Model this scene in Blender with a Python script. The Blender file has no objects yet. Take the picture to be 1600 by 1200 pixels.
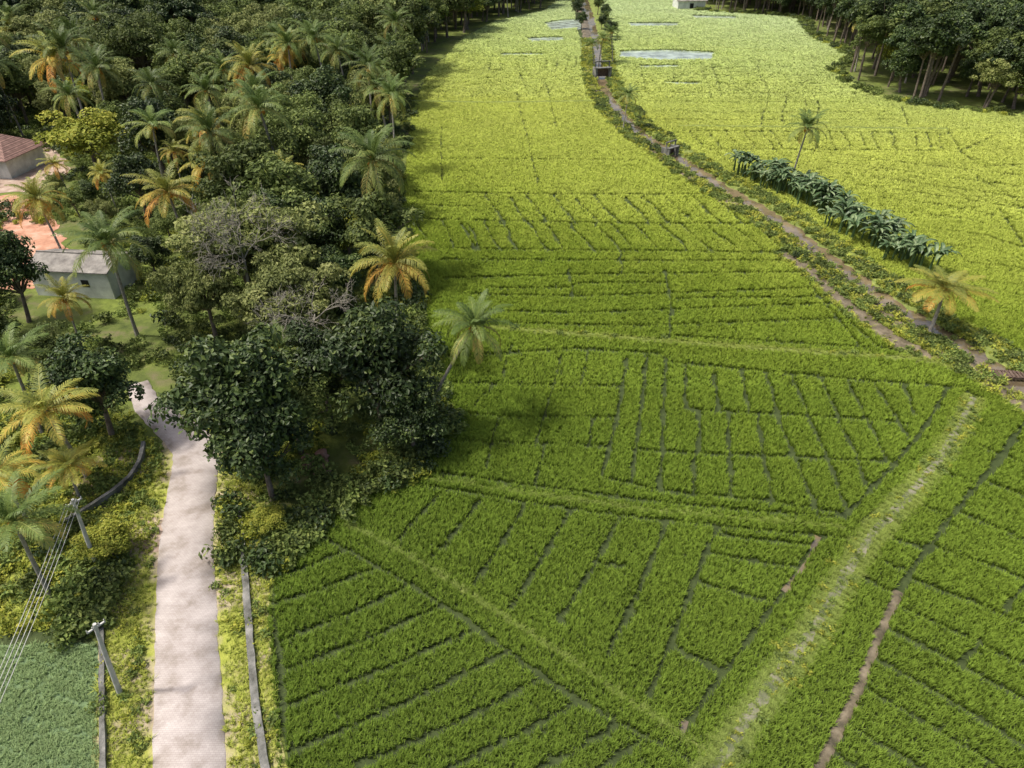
import bpy, bmesh, math, numpy as np
from mathutils import Vector, Matrix
rng=np.random.default_rng(7)
R=math.radians
scene=bpy.context.scene
# ------------------------------------------------------------------ camera (drone, 35 m above paddies)
H=35.0; TH=R(35.5); F=1081.0
cd=bpy.data.cameras.new("camera"); cam=bpy.data.objects.new("camera",cd); scene.collection.objects.link(cam)
cam.location=(0,0,H); cam.rotation_euler=(math.pi/2-TH,0,0)
cd.sensor_width=36; cd.lens=36*F/1600; cd.clip_end=8000; cd.clip_start=.5
scene.camera=cam
def P(u,v,z=0.0):
    """image pixel cast through the camera -> plan position (x,y) at height z"""
    a=(u-800)/F; b=(v-600)/F
    dy=math.cos(TH)-b*math.sin(TH); dz=-math.sin(TH)-b*math.cos(TH)
    t=(z-H)/dz
    return (a*t, dy*t)
def PL(l): return np.array([P(*q) for q in l])
# ------------------------------------------------------------------ world + sun
SAZ=Vector((-0.46,-0.03,0.89)).normalized()
el=math.asin(SAZ.z); az=math.atan2(SAZ.x,SAZ.y)
w=bpy.data.worlds.new("World"); scene.world=w; w.use_nodes=True
nt=w.node_tree; nt.nodes.clear()
o=nt.nodes.new("ShaderNodeOutputWorld"); b=nt.nodes.new("ShaderNodeBackground"); s=nt.nodes.new("ShaderNodeTexSky")
s.sky_type='NISHITA'; s.sun_disc=False; s.sun_elevation=el; s.sun_rotation=az; s.dust_density=6; s.air_density=1.0; s.ozone_density=.5
b.inputs[1].default_value=0.15
nt.links.new(s.outputs[0],b.inputs[0]); nt.links.new(b.outputs[0],o.inputs[0])
sl=bpy.data.lights.new("sun","SUN"); sl.energy=3.9; sl.angle=R(4.0); sl.color=(1,.95,.86)
so=bpy.data.objects.new("sun",sl); scene.collection.objects.link(so)
so.rotation_euler=SAZ.to_track_quat('Z','Y').to_euler(); so.location=(-60,20,120)
scene.view_settings.view_transform='Standard'; scene.view_settings.look='None'; scene.view_settings.exposure=0
# ------------------------------------------------------------------ materials
def mat(name):
    m=bpy.data.materials.new(name); m.use_nodes=True; n=m.node_tree; n.nodes.clear()
    out=n.nodes.new("ShaderNodeOutputMaterial"); return m,n,out
def c4(c): return (c[0],c[1],c[2],1)
def noise_fac(n,scale,detail=5,vec=None,rough=.6):
    t=n.nodes.new("ShaderNodeTexNoise"); t.inputs["Scale"].default_value=scale; t.inputs["Detail"].default_value=detail; t.inputs["Roughness"].default_value=rough
    if vec is None:
        g=n.nodes.new("ShaderNodeNewGeometry"); vec=g.outputs["Position"]
    n.links.new(vec,t.inputs["Vector"]); return t.outputs[0]
def ramp(n,fac,stops):
    r=n.nodes.new("ShaderNodeValToRGB"); e=r.color_ramp.elements
    e[0].position=stops[0][0]; e[0].color=c4(stops[0][1]); e[1].position=stops[-1][0]; e[1].color=c4(stops[-1][1])
    for p,c in stops[1:-1]:
        k=e.new(p); k.color=c4(c)
    n.links.new(fac,r.inputs[0]); return r.outputs[0]
def math_(n,op,a,b_):
    m=n.nodes.new("ShaderNodeMath"); m.operation=op
    for i,x in enumerate((a,b_)):
        if isinstance(x,(int,float)): m.inputs[i].default_value=x
        else: n.links.new(x,m.inputs[i])
    return m.outputs[0]
def mixc(n,fac,a,b_,mode='MIX'):
    m=n.nodes.new("ShaderNodeMix"); m.data_type='RGBA'; m.blend_type=mode
    for sock,x in ((m.inputs[0],fac),(m.inputs[6],a),(m.inputs[7],b_)):
        if isinstance(x,(int,float)): sock.default_value=x
        elif isinstance(x,tuple): sock.default_value=c4(x)
        else: n.links.new(x,sock)
    return m.outputs[2]
def surf(name,stops,scale=1.0,rough=.9,bump=.3,bscale=None,scale2=None,stops2=None,spec=.2):
    m,n,out=mat(name); p=n.nodes.new("ShaderNodeBsdfPrincipled")
    col=ramp(n,noise_fac(n,scale),stops)
    if stops2: col=mixc(n,ramp(n,noise_fac(n,scale2,3),[(.42,(0,0,0)),(.6,(1,1,1))]),col,ramp(n,noise_fac(n,scale*2.3),stops2))
    n.links.new(col,p.inputs["Base Color"]); p.inputs["Roughness"].default_value=rough
    p.inputs["Specular IOR Level"].default_value=spec
    if bump:
        bp=n.nodes.new("ShaderNodeBump"); bp.inputs["Strength"].default_value=bump; bp.inputs["Distance"].default_value=.15
        n.links.new(noise_fac(n,bscale or scale*4),bp.inputs["Height"]); n.links.new(bp.outputs[0],p.inputs["Normal"])
    n.links.new(p.outputs[0],out.inputs[0]); return m
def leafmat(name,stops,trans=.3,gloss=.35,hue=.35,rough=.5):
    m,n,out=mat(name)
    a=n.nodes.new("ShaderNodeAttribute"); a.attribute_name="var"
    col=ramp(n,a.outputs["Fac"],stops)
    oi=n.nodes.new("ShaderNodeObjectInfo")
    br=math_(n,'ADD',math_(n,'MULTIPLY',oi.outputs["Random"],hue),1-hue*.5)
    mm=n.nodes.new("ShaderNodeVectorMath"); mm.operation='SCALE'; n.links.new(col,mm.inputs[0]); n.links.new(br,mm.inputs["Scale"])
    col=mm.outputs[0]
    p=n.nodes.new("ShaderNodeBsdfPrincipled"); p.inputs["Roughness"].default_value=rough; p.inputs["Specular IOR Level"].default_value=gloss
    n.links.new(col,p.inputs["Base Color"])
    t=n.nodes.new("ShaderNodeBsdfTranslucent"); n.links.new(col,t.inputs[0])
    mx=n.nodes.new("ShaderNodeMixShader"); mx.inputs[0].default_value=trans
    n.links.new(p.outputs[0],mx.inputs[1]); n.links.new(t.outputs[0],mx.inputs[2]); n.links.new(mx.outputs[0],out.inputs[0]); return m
# rice: ripeness by position, plus cloud shade and far haze painted into the colour
def ricemat(name="rice_leaves",mul=(1,1,1),base=.50):
    m,n,out=mat(name)
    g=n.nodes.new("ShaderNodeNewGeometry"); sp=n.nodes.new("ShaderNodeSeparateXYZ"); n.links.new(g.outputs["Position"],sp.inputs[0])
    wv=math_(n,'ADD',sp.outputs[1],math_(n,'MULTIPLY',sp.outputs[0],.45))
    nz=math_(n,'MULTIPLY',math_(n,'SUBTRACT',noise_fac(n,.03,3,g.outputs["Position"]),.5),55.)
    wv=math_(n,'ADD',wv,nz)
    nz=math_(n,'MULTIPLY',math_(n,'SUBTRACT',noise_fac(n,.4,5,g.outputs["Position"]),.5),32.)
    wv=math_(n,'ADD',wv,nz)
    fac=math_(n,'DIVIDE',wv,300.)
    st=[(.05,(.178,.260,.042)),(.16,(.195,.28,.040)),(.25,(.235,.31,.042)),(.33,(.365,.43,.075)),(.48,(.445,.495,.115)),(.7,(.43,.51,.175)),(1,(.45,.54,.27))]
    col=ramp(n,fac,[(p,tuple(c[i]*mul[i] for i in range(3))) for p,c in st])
    a=n.nodes.new("ShaderNodeAttribute"); a.attribute_name="var"
    oi=n.nodes.new("ShaderNodeObjectInfo")
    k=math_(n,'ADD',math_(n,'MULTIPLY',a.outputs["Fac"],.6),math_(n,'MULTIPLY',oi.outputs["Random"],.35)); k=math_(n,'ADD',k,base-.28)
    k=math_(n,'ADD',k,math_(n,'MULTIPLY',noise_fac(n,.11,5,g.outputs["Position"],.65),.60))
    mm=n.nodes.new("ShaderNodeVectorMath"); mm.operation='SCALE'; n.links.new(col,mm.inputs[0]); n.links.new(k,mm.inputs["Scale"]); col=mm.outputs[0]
    p=n.nodes.new("ShaderNodeBsdfDiffuse"); n.links.new(col,p.inputs[0])
    t=n.nodes.new("ShaderNodeBsdfTranslucent"); n.links.new(col,t.inputs[0])
    mx=n.nodes.new("ShaderNodeMixShader"); mx.inputs[0].default_value=.25
    n.links.new(p.outputs[0],mx.inputs[1]); n.links.new(t.outputs[0],mx.inputs[2]); n.links.new(mx.outputs[0],out.inputs[0]); return m
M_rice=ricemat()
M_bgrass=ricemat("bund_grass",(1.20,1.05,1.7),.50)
M_young=leafmat("young_rice",[(0,(.17,.27,.10)),(1,(.32,.42,.19))],.3,.1,.3,.8)
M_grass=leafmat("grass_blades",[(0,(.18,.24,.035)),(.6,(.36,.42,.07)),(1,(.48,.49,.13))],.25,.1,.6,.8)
M_weed=leafmat("weed_leaves",[(0,(.07,.11,.03)),(.6,(.17,.23,.055)),(1,(.30,.35,.10))],.25,.2,.6,.7)
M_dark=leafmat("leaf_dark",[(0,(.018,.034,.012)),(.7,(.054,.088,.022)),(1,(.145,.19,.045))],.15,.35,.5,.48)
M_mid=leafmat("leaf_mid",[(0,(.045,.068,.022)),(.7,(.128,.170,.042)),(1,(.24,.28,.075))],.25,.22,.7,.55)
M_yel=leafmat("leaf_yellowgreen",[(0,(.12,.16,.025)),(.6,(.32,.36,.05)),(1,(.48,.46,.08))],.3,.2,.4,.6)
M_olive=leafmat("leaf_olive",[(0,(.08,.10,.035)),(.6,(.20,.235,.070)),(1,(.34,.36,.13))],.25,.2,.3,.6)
M_palmg=leafmat("palm_leaf_green",[(0,(.08,.13,.03)),(.5,(.17,.23,.055)),(.85,(.33,.35,.09)),(1,(.50,.39,.11))],.25,.3,.5,.5)
M_palmy=leafmat("palm_leaf_yellow",[(0,(.20,.24,.05)),(.45,(.40,.39,.075)),(.8,(.62,.43,.085)),(1,(.66,.30,.06))],.25,.3,.4,.5)
M_banana=leafmat("banana_leaf",[(0,(.045,.085,.035)),(.6,(.10,.165,.065)),(1,(.26,.33,.16))],.2,.45,.4,.45)
M_bark=surf("bark",[(.3,(.09,.07,.05)),(.7,(.24,.20,.165))],3,.95,0)
M_pbark=surf("palm_bark",[(.3,(.20,.18,.15)),(.7,(.42,.39,.35))],4,.95,0)
M_twig=surf("grey_twigs",[(.3,(.20,.185,.15)),(.7,(.36,.335,.28))],2,.95,0)
M_nut=surf("coconut_husk",[(.3,(.42,.18,.03)),(.7,(.65,.33,.05))],4,.6,0)
M_soil=surf("paddy_mud",[(.3,(.030,.044,.014)),(.7,(.066,.090,.030))],1.2,.8,.4)
M_forest=surf("forest_floor",[(.3,(.05,.07,.02)),(.5,(.11,.14,.035)),(.7,(.18,.15,.09))],.5,.95,.6,3,.15,[(.3,(.09,.12,.025)),(.7,(.20,.25,.05))])
M_verge=surf("verge_turf",[(.3,(.20,.24,.04)),(.5,(.34,.37,.07)),(.72,(.44,.40,.16))],.9,.95,.6,5,.35,[(.3,(.32,.27,.18)),(.7,(.46,.38,.28))])
M_bund=surf("bund_turf",[(.3,(.12,.16,.04)),(.6,(.21,.25,.065)),(.75,(.29,.29,.15))],1.5,.95,.6,6)
M_dirt=surf("dirt",[(.38,(.09,.11,.05)),(.5,(.15,.16,.09)),(.66,(.27,.25,.19))],.9,.8,.5,5)
M_mud=surf("wet_mud",[(.35,(.075,.065,.04)),(.5,(.14,.115,.075)),(.68,(.24,.20,.14))],1.1,.55,.5,4,spec=.4)
M_red=surf("red_laterite_soil",[(.3,(.34,.16,.10)),(.5,(.50,.27,.18)),(.7,(.62,.42,.32))],.5,.95,.6,2)
M_yard=surf("yard_earth",[(.3,(.26,.18,.13)),(.5,(.40,.30,.24)),(.7,(.52,.42,.34))],.8,.95,.4,4)
M_conc=surf("weathered_concrete",[(.3,(.07,.07,.06)),(.5,(.17,.17,.155)),(.7,(.32,.31,.29))],1.2,.9,.5,8)
M_pole=surf("pole_concrete",[(.3,(.38,.38,.36)),(.7,(.58,.58,.55))],2,.9,.2)
M_white=surf("limewash",[(.3,(.50,.52,.48)),(.7,(.78,.80,.75))],.9,.9,.1)
M_grey=surf("asbestos_sheet",[(.3,(.14,.13,.12)),(.7,(.34,.32,.29))],1.2,.9,.3)
M_rock=surf("red_rubble",[(.3,(.20,.10,.07)),(.7,(.42,.26,.20))],2,.9,.5)
M_wood=surf("old_timber",[(.3,(.07,.045,.035)),(.7,(.18,.13,.10))],3,.9,.2)
M_dk=surf("dark_opening",[(.3,(.015,.015,.015)),(.7,(.03,.03,.03))],3,.7,0)
def watermat(name,c,rough=.08,ior=1.6):
    m,n,out=mat(name); p=n.nodes.new("ShaderNodeBsdfPrincipled"); 
    n.links.new(ramp(n,noise_fac(n,.35),[(.38,c),(.62,tuple(min(1,x*2.2) for x in c))]),p.inputs["Base Color"])
    p.inputs["Roughness"].default_value=rough; p.inputs["Specular IOR Level"].default_value=1.0; p.inputs["IOR"].default_value=ior
    bp=n.nodes.new("ShaderNodeBump"); bp.inputs["Strength"].default_value=.03; n.links.new(noise_fac(n,4,3),bp.inputs["Height"]); n.links.new(bp.outputs[0],p.inputs["Normal"])
    n.links.new(p.outputs[0],out.inputs[0]); return m
M_water=watermat("canal_water",(.11,.085,.05),.05,1.7); M_flood=watermat("flood_water",(.22,.26,.22),.12)
def pavers():
    m,n,out=mat("interlock_pavers"); g=n.nodes.new("ShaderNodeNewGeometry")
    br=n.nodes.new("ShaderNodeTexBrick"); br.inputs["Scale"].default_value=1; br.inputs["Brick Width"].default_value=.22; br.inputs["Row Height"].default_value=.11; br.inputs["Mortar Size"].default_value=.008
    br.inputs["Color1"].default_value=(.41,.37,.355,1); br.inputs["Color2"].default_value=(.46,.42,.405,1); br.inputs["Mortar"].default_value=(.32,.285,.27,1)
    n.links.new(g.outputs["Position"],br.inputs["Vector"])
    dirt=ramp(n,noise_fac(n,.6,7),[(.33,(.62,.58,.52)),(.5,(.95,.93,.91)),(.65,(1.12,1.11,1.1))])
    col=mixc(n,1.0,br.outputs[0],dirt,'MULTIPLY')
    p=n.nodes.new("ShaderNodeBsdfPrincipled"); n.links.new(col,p.inputs["Base Color"]); p.inputs["Roughness"].default_value=.9
    n.links.new(p.outputs[0],out.inputs[0]); return m
M_road=pavers()
def tiles():
    m,n,out=mat("clay_roof_tiles"); g=n.nodes.new("ShaderNodeTexCoord")
    wv=n.nodes.new("ShaderNodeTexWave"); wv.inputs["Scale"].default_value=1.3; wv.bands_direction='X'; n.links.new(g.outputs["Object"],wv.inputs[0])
    wz=n.nodes.new("ShaderNodeTexWave"); wz.inputs["Scale"].default_value=1.1; wz.bands_direction='Z'; n.links.new(g.outputs["Object"],wz.inputs[0])
    c=ramp(n,noise_fac(n,1.5),[(.3,(.24,.13,.11)),(.7,(.50,.30,.24))])
    c=mixc(n,.5,c,wv.outputs[0],'MULTIPLY'); c=mixc(n,.35,c,wz.outputs[0],'MULTIPLY')
    p=n.nodes.new("ShaderNodeBsdfPrincipled"); n.links.new(c,p.inputs["Base Color"]); p.inputs["Roughness"].default_value=.85
    n.links.new(p.outputs[0],out.inputs[0]); return m
M_tile=tiles()
# ------------------------------------------------------------------ mesh builder
class MB:
    def __init__(s): s.v=[];s.f=[];s.m=[];s.a=[];s.n=0
    def add(s,V,Fs,mi=0,var=None):
        V=np.asarray(V,float); s.v.append(V); s.f+= [tuple(int(i)+s.n for i in f) for f in Fs]; s.m+=[mi]*len(Fs)
        s.a.append(np.full(len(V),.5) if var is None else np.broadcast_to(np.asarray(var,float),(len(V),)).copy()); s.n+=len(V)
    def quads(s,Q,mi,var):
        n=len(Q); idx=(np.arange(n*4).reshape(n,4)+s.n)
        s.v.append(Q.reshape(-1,3)); s.f+=list(map(tuple,idx.tolist())); s.m+=[mi]*n; s.a.append(np.repeat(var,4)); s.n+=4*n
    def tube(s,path,rad,mi=0,ns=6,var=.5):
        path=np.asarray(path,float); k=len(path); V=[];Fs=[]
        for i in range(k):
            t=path[min(i+1,k-1)]-path[max(i-1,0)]; t=t/(np.linalg.norm(t)+1e-9)
            a=np.cross(t,[0.13,1,0.1]); a/=np.linalg.norm(a)+1e-9; b_=np.cross(t,a)
            for j in range(ns):
                th=2*math.pi*j/ns; V.append(path[i]+rad[i]*(a*math.cos(th)+b_*math.sin(th)))
        for i in range(k-1):
            for j in range(ns):
                j2=(j+1)%ns; Fs.append((i*ns+j,i*ns+j2,(i+1)*ns+j2,(i+1)*ns+j))
        Fs.append(tuple((k-1)*ns+j for j in range(ns)))
        s.add(V,Fs,mi,var)
    def box(s,c,d,mi=0,rz=0):
        V=[]
        for x in(-.5,.5):
            for y in(-.5,.5):
                for z in(-.5,.5):
                    X=x*d[0];Y=y*d[1]; V.append((c[0]+X*math.cos(rz)-Y*math.sin(rz),c[1]+X*math.sin(rz)+Y*math.cos(rz),c[2]+z*d[2]))
        s.add(V,[(0,1,3,2),(4,6,7,5),(0,4,5,1),(2,3,7,6),(0,2,6,4),(1,5,7,3)],mi)
    def mesh(s,name,mats,smooth=False):
        me=bpy.data.meshes.new(name); me.from_pydata(np.vstack(s.v).tolist(),[],s.f)
        for m in mats: me.materials.append(m)
        me.polygons.foreach_set("material_index",s.m)
        at=me.attributes.new("var",'FLOAT','POINT'); at.data.foreach_set("value",np.concatenate(s.a).astype(np.float32))
        if smooth: me.polygons.foreach_set("use_smooth",[True]*len(s.f))
        me.update(); return me
def obj(name,me,loc=(0,0,0),rz=0,sc=1,parent=None):
    ob=bpy.data.objects.new(name,me); scene.collection.objects.link(ob)
    ob.location=loc; ob.rotation_euler=(0,0,rz); ob.scale=(sc,sc,sc) if isinstance(sc,(int,float)) else sc
    if parent: ob.parent=parent
    return ob
def empty(name,loc=(0,0,0),rz=0):
    ob=bpy.data.objects.new(name,None); scene.collection.objects.link(ob); ob.location=loc; ob.rotation_euler=(0,0,rz); return ob
# ------------------------------------------------------------------ plants
def rnd_unit(n,r):
    v=r.normal(size=(n,3)); return v/np.linalg.norm(v,axis=1)[:,None]
def leaf_quads(pos,nrm,size,r,asp=.55):
    n=len(pos); t=np.cross(nrm,rnd_unit(n,r)); t/=np.linalg.norm(t,axis=1)[:,None]+1e-9; b_=np.cross(nrm,t)
    s=(size*r.uniform(.6,1.35,n))[:,None]
    return np.stack([pos-t*s,pos-b_*s*asp+nrm*s*.15,pos+t*s,pos+b_*s*asp+nrm*s*.15],axis=1)
def broadleaf(name,seed,Ht,Rc,bottom,nl,per,leaf,lm,flat=1.0,lobe=(.22,.36),trunk=.28,irregular=.25):
    r=np.random.default_rng(seed); mb=MB()
    zc=(Ht+bottom)/2; hz=(Ht-bottom)/2
    cs=[]
    for i in range(nl):
        d=rnd_unit(1,r)[0]; 
        if d[2]<-.5: d[2]*=-.6
        rad=r.uniform(.35,.85)*(1+irregular*math.sin(3*math.atan2(d[1],d[0])+seed)*.5+irregular*r.normal()*.4)
        taper=1-.25*max(0,-d[2])
        cs.append((np.array([d[0]*Rc*rad*taper,d[1]*Rc*rad*taper,zc+d[2]*hz*rad]),Rc*r.uniform(*lobe)))
    lean=r.normal(size=2)*.4
    fork=np.array([lean[0],lean[1],bottom+.25*(Ht-bottom)])
    mb.tube([(0,0,-.3),(lean[0]*.3,lean[1]*.3,bottom*.5),tuple(fork)],[trunk*1.25,trunk,trunk*.7],1,8)
    for c,rr in cs[::max(1,nl//14)]:
        mid=(fork+c)/2+r.normal(size=3)*.3; mb.tube([fork*.98,mid,c],[trunk*.5,trunk*.28,.04],1,5)
    for c,rr in cs:
        d=rnd_unit(per,r); d[:,2]=np.where(d[:,2]<-.35,-d[:,2],d[:,2])
        sh=r.uniform(.55,1.08,per)**.7
        pos=c+d*(rr*sh)[:,None]*np.array([1,1,.8*flat])
        nrm=d*.8+rnd_unit(per,r)*.75+np.array([0,0,.35]); nrm/=np.linalg.norm(nrm,axis=1)[:,None]
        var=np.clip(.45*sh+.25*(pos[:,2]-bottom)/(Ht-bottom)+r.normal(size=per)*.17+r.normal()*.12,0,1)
        mb.quads(leaf_quads(pos,nrm,leaf,r),0,var)
    return mb.mesh(name,[lm,M_bark])
def palm_mesh(name,seed,Ht,lean,lm,nf=22,fl=4.0,nuts=True,trunk_r=.16):
    r=np.random.default_rng(seed); mb=MB()
    k=8; path=[]
    for i in range(k+1):
        t=i/k; path.append((lean[0]*t**1.4,lean[1]*t**1.4,-.3+(Ht+.3)*t+0))
    mb.tube(path,[trunk_r*(1.5 if i==0 else 1.05-.4*i/k) for i in range(k+1)],1,8)
    top=np.array(path[-1])
    for i in range(nf):
        age=i/(nf-1); az_=i*2.399+r.normal()*.2
        e0=R(82-95*age)+r.normal()*.1; bend=R(55+50*age)*r.uniform(.8,1.2); L=fl*r.uniform(.85,1.15)*(1 if age>.12 else .7)
        h=np.array([math.cos(az_),math.sin(az_),0]); side=np.array([-math.sin(az_),math.cos(az_),0])
        N=24; p=top.copy(); pts=[p.copy()]; dirs=[]
        for j in range(N):
            t=j/N; e=e0-bend*t**1.3; d=h*math.cos(e)+np.array([0,0,math.sin(e)]); p=p+d*L/N; pts.append(p.copy()); dirs.append(d)
        pts=np.array(pts)
        va=np.clip(.10+.75*age**1.6+r.normal()*.12,0,1)
        mb.tube(pts[::4],[.05*(1-.8*q/7) for q in range(len(pts[::4]))],0,4,min(1,va+.3))
        Q=[];V=[]
        for j in range(3,N):
            t=j/N; ll=(.86*math.sin(math.pi*min(1,(t*.84+.14)))**.7)*fl/4.2
            d=dirs[j]; up=np.cross(side,d); up=-up if up[2]<0 else up
            for sg in(-1,1):
              for sub in (0,.5):
                if r.random()<.07: continue
                bpt=pts[j]+(pts[j+1]-pts[j])*sub
                a=side*sg*.75+d*.65+up*.1+r.normal(size=3)*.08; a/=np.linalg.norm(a)
                wv=np.cross(a,up); wv/=np.linalg.norm(wv)+1e-9; wd=.029*fl/4
                m1=bpt+a*ll*.5; a2=a+np.array([0,0,-.75-.45*age]); a2/=np.linalg.norm(a2); m2=m1+a2*ll*.5
                Q.append([bpt-wv*wd*.6,bpt+wv*wd*.6,m1+wv*wd,m1-wv*wd]); Q.append([m1-wv*wd,m1+wv*wd,m2+wv*.008,m2-wv*.008])
                vv=np.clip(va+r.normal()*.08,0,1); V+=[vv,min(1,vv+.06)]
        mb.quads(np.array(Q),0,np.array(V))
    if nuts:
        for i in range(18):
            a=r.uniform(0,6.28); c=top+np.array([math.cos(a)*.38,math.sin(a)*.38,-.35+r.normal()*.16]); q=.14
            V=[c+q*np.array(v) for v in((1,0,0),(0,1,0),(-1,0,0),(0,-1,0),(0,0,1.3),(0,0,-1.3))]
            mb.add(V,[(0,1,4),(1,2,4),(2,3,4),(3,0,4),(1,0,5),(2,1,5),(3,2,5),(0,3,5)],2)
    return mb.mesh(name,[lm,M_pbark,M_nut])
def banana_mesh(name,seed):
    r=np.random.default_rng(seed); mb=MB()
    for st in range(3):
        bx,by=r.normal(size=2)*.45; hh=r.uniform(1.3,2.1)
        mb.tube([(bx,by,-.1),(bx,by,hh*.5),(bx,by,hh)],[.15,.12,.08],0,6,.6)
        for i in range(7):
            a=r.uniform(0,6.28); e0=R(r.uniform(50,85)); L=r.uniform(1.5,2.4); h=np.array([math.cos(a),math.sin(a),0]); sd=np.array([-math.sin(a),math.cos(a),0])
            p=np.array([bx,by,hh]); V=[];Fs=[];N=8; vv=[]; v0=r.uniform(.1,.95)
            for j in range(N+1):
                t=j/N; e=e0-R(120)*t**1.2; wd=.24*math.sin(math.pi*min(1,.08+t*.9))**.6*(r.uniform(.65,1.1))
                V+=[p+sd*wd+np.array([0,0,.09]),p,p-sd*wd+np.array([0,0,.09])]; vv+=[v0*.8,min(1,v0+.3),v0*.8]
                p=p+(h*math.cos(e)+np.array([0,0,math.sin(e)]))*L/N
            for j in range(N):
                q=j*3; Fs+=[(q,q+1,q+4,q+3),(q+1,q+2,q+5,q+4)]
            mb.add(V,Fs,0,vv)
    return mb.mesh(name,[M_banana])
def bare_mesh(name,seed,Ht,spread):
    r=np.random.default_rng(seed); mb=MB()
    def grow(p,d,L,rad,lv):
        q=p+d*L*.5+r.normal(size=3)*L*.06; e=q+(d+r.normal(size=3)*.14)*L*.5
        mb.tube([p,q,e],[rad,rad*.8,rad*.6],0,4 if lv>1 else 6)
        if lv<6:
            for _ in range(3 if lv>0 else 6):
                if lv>3 and r.random()<.22: continue
                nd=d+rnd_unit(1,r)[0]*(.85 if lv else spread); nd[2]=abs(nd[2])*.6 if lv<3 else nd[2]; nd/=np.linalg.norm(nd); grow(e,nd,(L if lv else Ht*.185)*r.uniform(.6,.88),max(.014,(rad if lv else .1)*.6),lv+1)
    grow(np.array([0,0,-.2]),np.array([0,0,1.]),Ht*.62,.2,0)
    return mb.mesh(name,[M_twig])
def shrub_mesh(name,seed,lm,rad=.9,n=220,leaf=.13):
    r=np.random.default_rng(seed); mb=MB()
    for _ in range(6):
        c=np.array([r.normal()*rad*.45,r.normal()*rad*.45,rad*r.uniform(.2,.6)]); k=n//6
        d=rnd_unit(k,r); d[:,2]=abs(d[:,2]); pos=c+d*rad*.5*r.uniform(.5,1.1,(k,1)); nr=d+rnd_unit(k,r)*.8; nr/=np.linalg.norm(nr,axis=1)[:,None]
        mb.quads(leaf_quads(pos,nr,leaf,r),0,np.clip(r.normal(.55,.22,k),0,1))
        mb.tube([(0,0,-.1),c*.5,c],[.03,.02,.01],0,3,0)
    return mb.mesh(name,[lm])
def tuft_mesh(name,seed,lm,nb=14,h=.55,wd=.03,spread=.18,arch=.25):
    r=np.random.default_rng(seed); mb=MB()
    for i in range(nb):
        a=r.uniform(0,6.28); d=np.array([math.cos(a),math.sin(a),0]); s=np.array([-math.sin(a),math.cos(a),0]); hh=h*r.uniform(.7,1.15)
        b0=np.array([r.normal()*spread*.35,r.normal()*spread*.35,0]); o1=d*spread*.4; o2=d*(spread*.8+arch*r.uniform(.3,1)*.6)
        m1=b0+o1+np.array([0,0,hh*.6]); m2=b0+o2+np.array([0,0,hh*r.uniform(.85,1.05)])
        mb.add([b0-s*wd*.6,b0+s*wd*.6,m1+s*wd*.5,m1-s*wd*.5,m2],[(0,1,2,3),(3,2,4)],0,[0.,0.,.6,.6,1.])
    return mb.mesh(name,[lm])
# ------------------------------------------------------------------ instancer
def instancer(name,pts,rotz,scl,idx,meshes,tilt=0.0,z=0.0):
    n=len(pts); me=bpy.data.meshes.new(name); co=np.zeros((n,3),np.float32); co[:,:2]=pts[:,:2]; co[:,2]=z if pts.shape[1]<3 else pts[:,2]
    me.vertices.add(n); me.vertices.foreach_set("co",co.ravel())
    rv=np.zeros((n,3),np.float32); rv[:,2]=rotz
    if tilt: rv[:,:2]=rng.normal(size=(n,2))*tilt
    sv=np.asarray(scl,np.float32); 
    if sv.ndim==1: sv=np.repeat(sv[:,None],3,1)
    me.attributes.new("rotv",'FLOAT_VECTOR','POINT').data.foreach_set("vector",rv.ravel())
    me.attributes.new("sclv",'FLOAT_VECTOR','POINT').data.foreach_set("vector",np.ascontiguousarray(sv).ravel())
    me.attributes.new("pick",'INT','POINT').data.foreach_set("value",np.asarray(idx,np.int32))
    ob=bpy.data.objects.new(name,me); scene.collection.objects.link(ob)
    col=bpy.data.collections.new(name+"_plants")
    for i,m in enumerate(meshes):
        o_=bpy.data.objects.new("kind_%02d_%s"%(i,m.name),m); col.objects.link(o_)
    ng=bpy.data.node_groups.new(name+"_scatter","GeometryNodeTree")
    ng.interface.new_socket("Geometry",in_out='INPUT',socket_type='NodeSocketGeometry'); ng.interface.new_socket("Geometry",in_out='OUTPUT',socket_type='NodeSocketGeometry')
    N=ng.nodes; gi=N.new("NodeGroupInput"); go=N.new("NodeGroupOutput"); ip=N.new("GeometryNodeInstanceOnPoints"); ci=N.new("GeometryNodeCollectionInfo")
    ci.inputs["Collection"].default_value=col; ci.inputs["Separate Children"].default_value=True; ci.inputs["Reset Children"].default_value=True
    def na(nm,t):
        x=N.new("GeometryNodeInputNamedAttribute"); x.data_type=t; x.inputs["Name"].default_value=nm; return x.outputs["Attribute"]
    er=N.new("FunctionNodeEulerToRotation"); L=ng.links
    L.new(na("rotv",'FLOAT_VECTOR'),er.inputs[0]); L.new(er.outputs[0],ip.inputs["Rotation"]); L.new(na("sclv",'FLOAT_VECTOR'),ip.inputs["Scale"])
    L.new(na("pick",'INT'),ip.inputs["Instance Index"]); ip.inputs["Pick Instance"].default_value=True
    L.new(gi.outputs[0],ip.inputs["Points"]); L.new(ci.outputs[0],ip.inputs["Instance"]); L.new(ip.outputs[0],go.inputs[0])
    md=ob.modifiers.new("scatter","NODES"); md.node_group=ng; return ob
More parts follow.
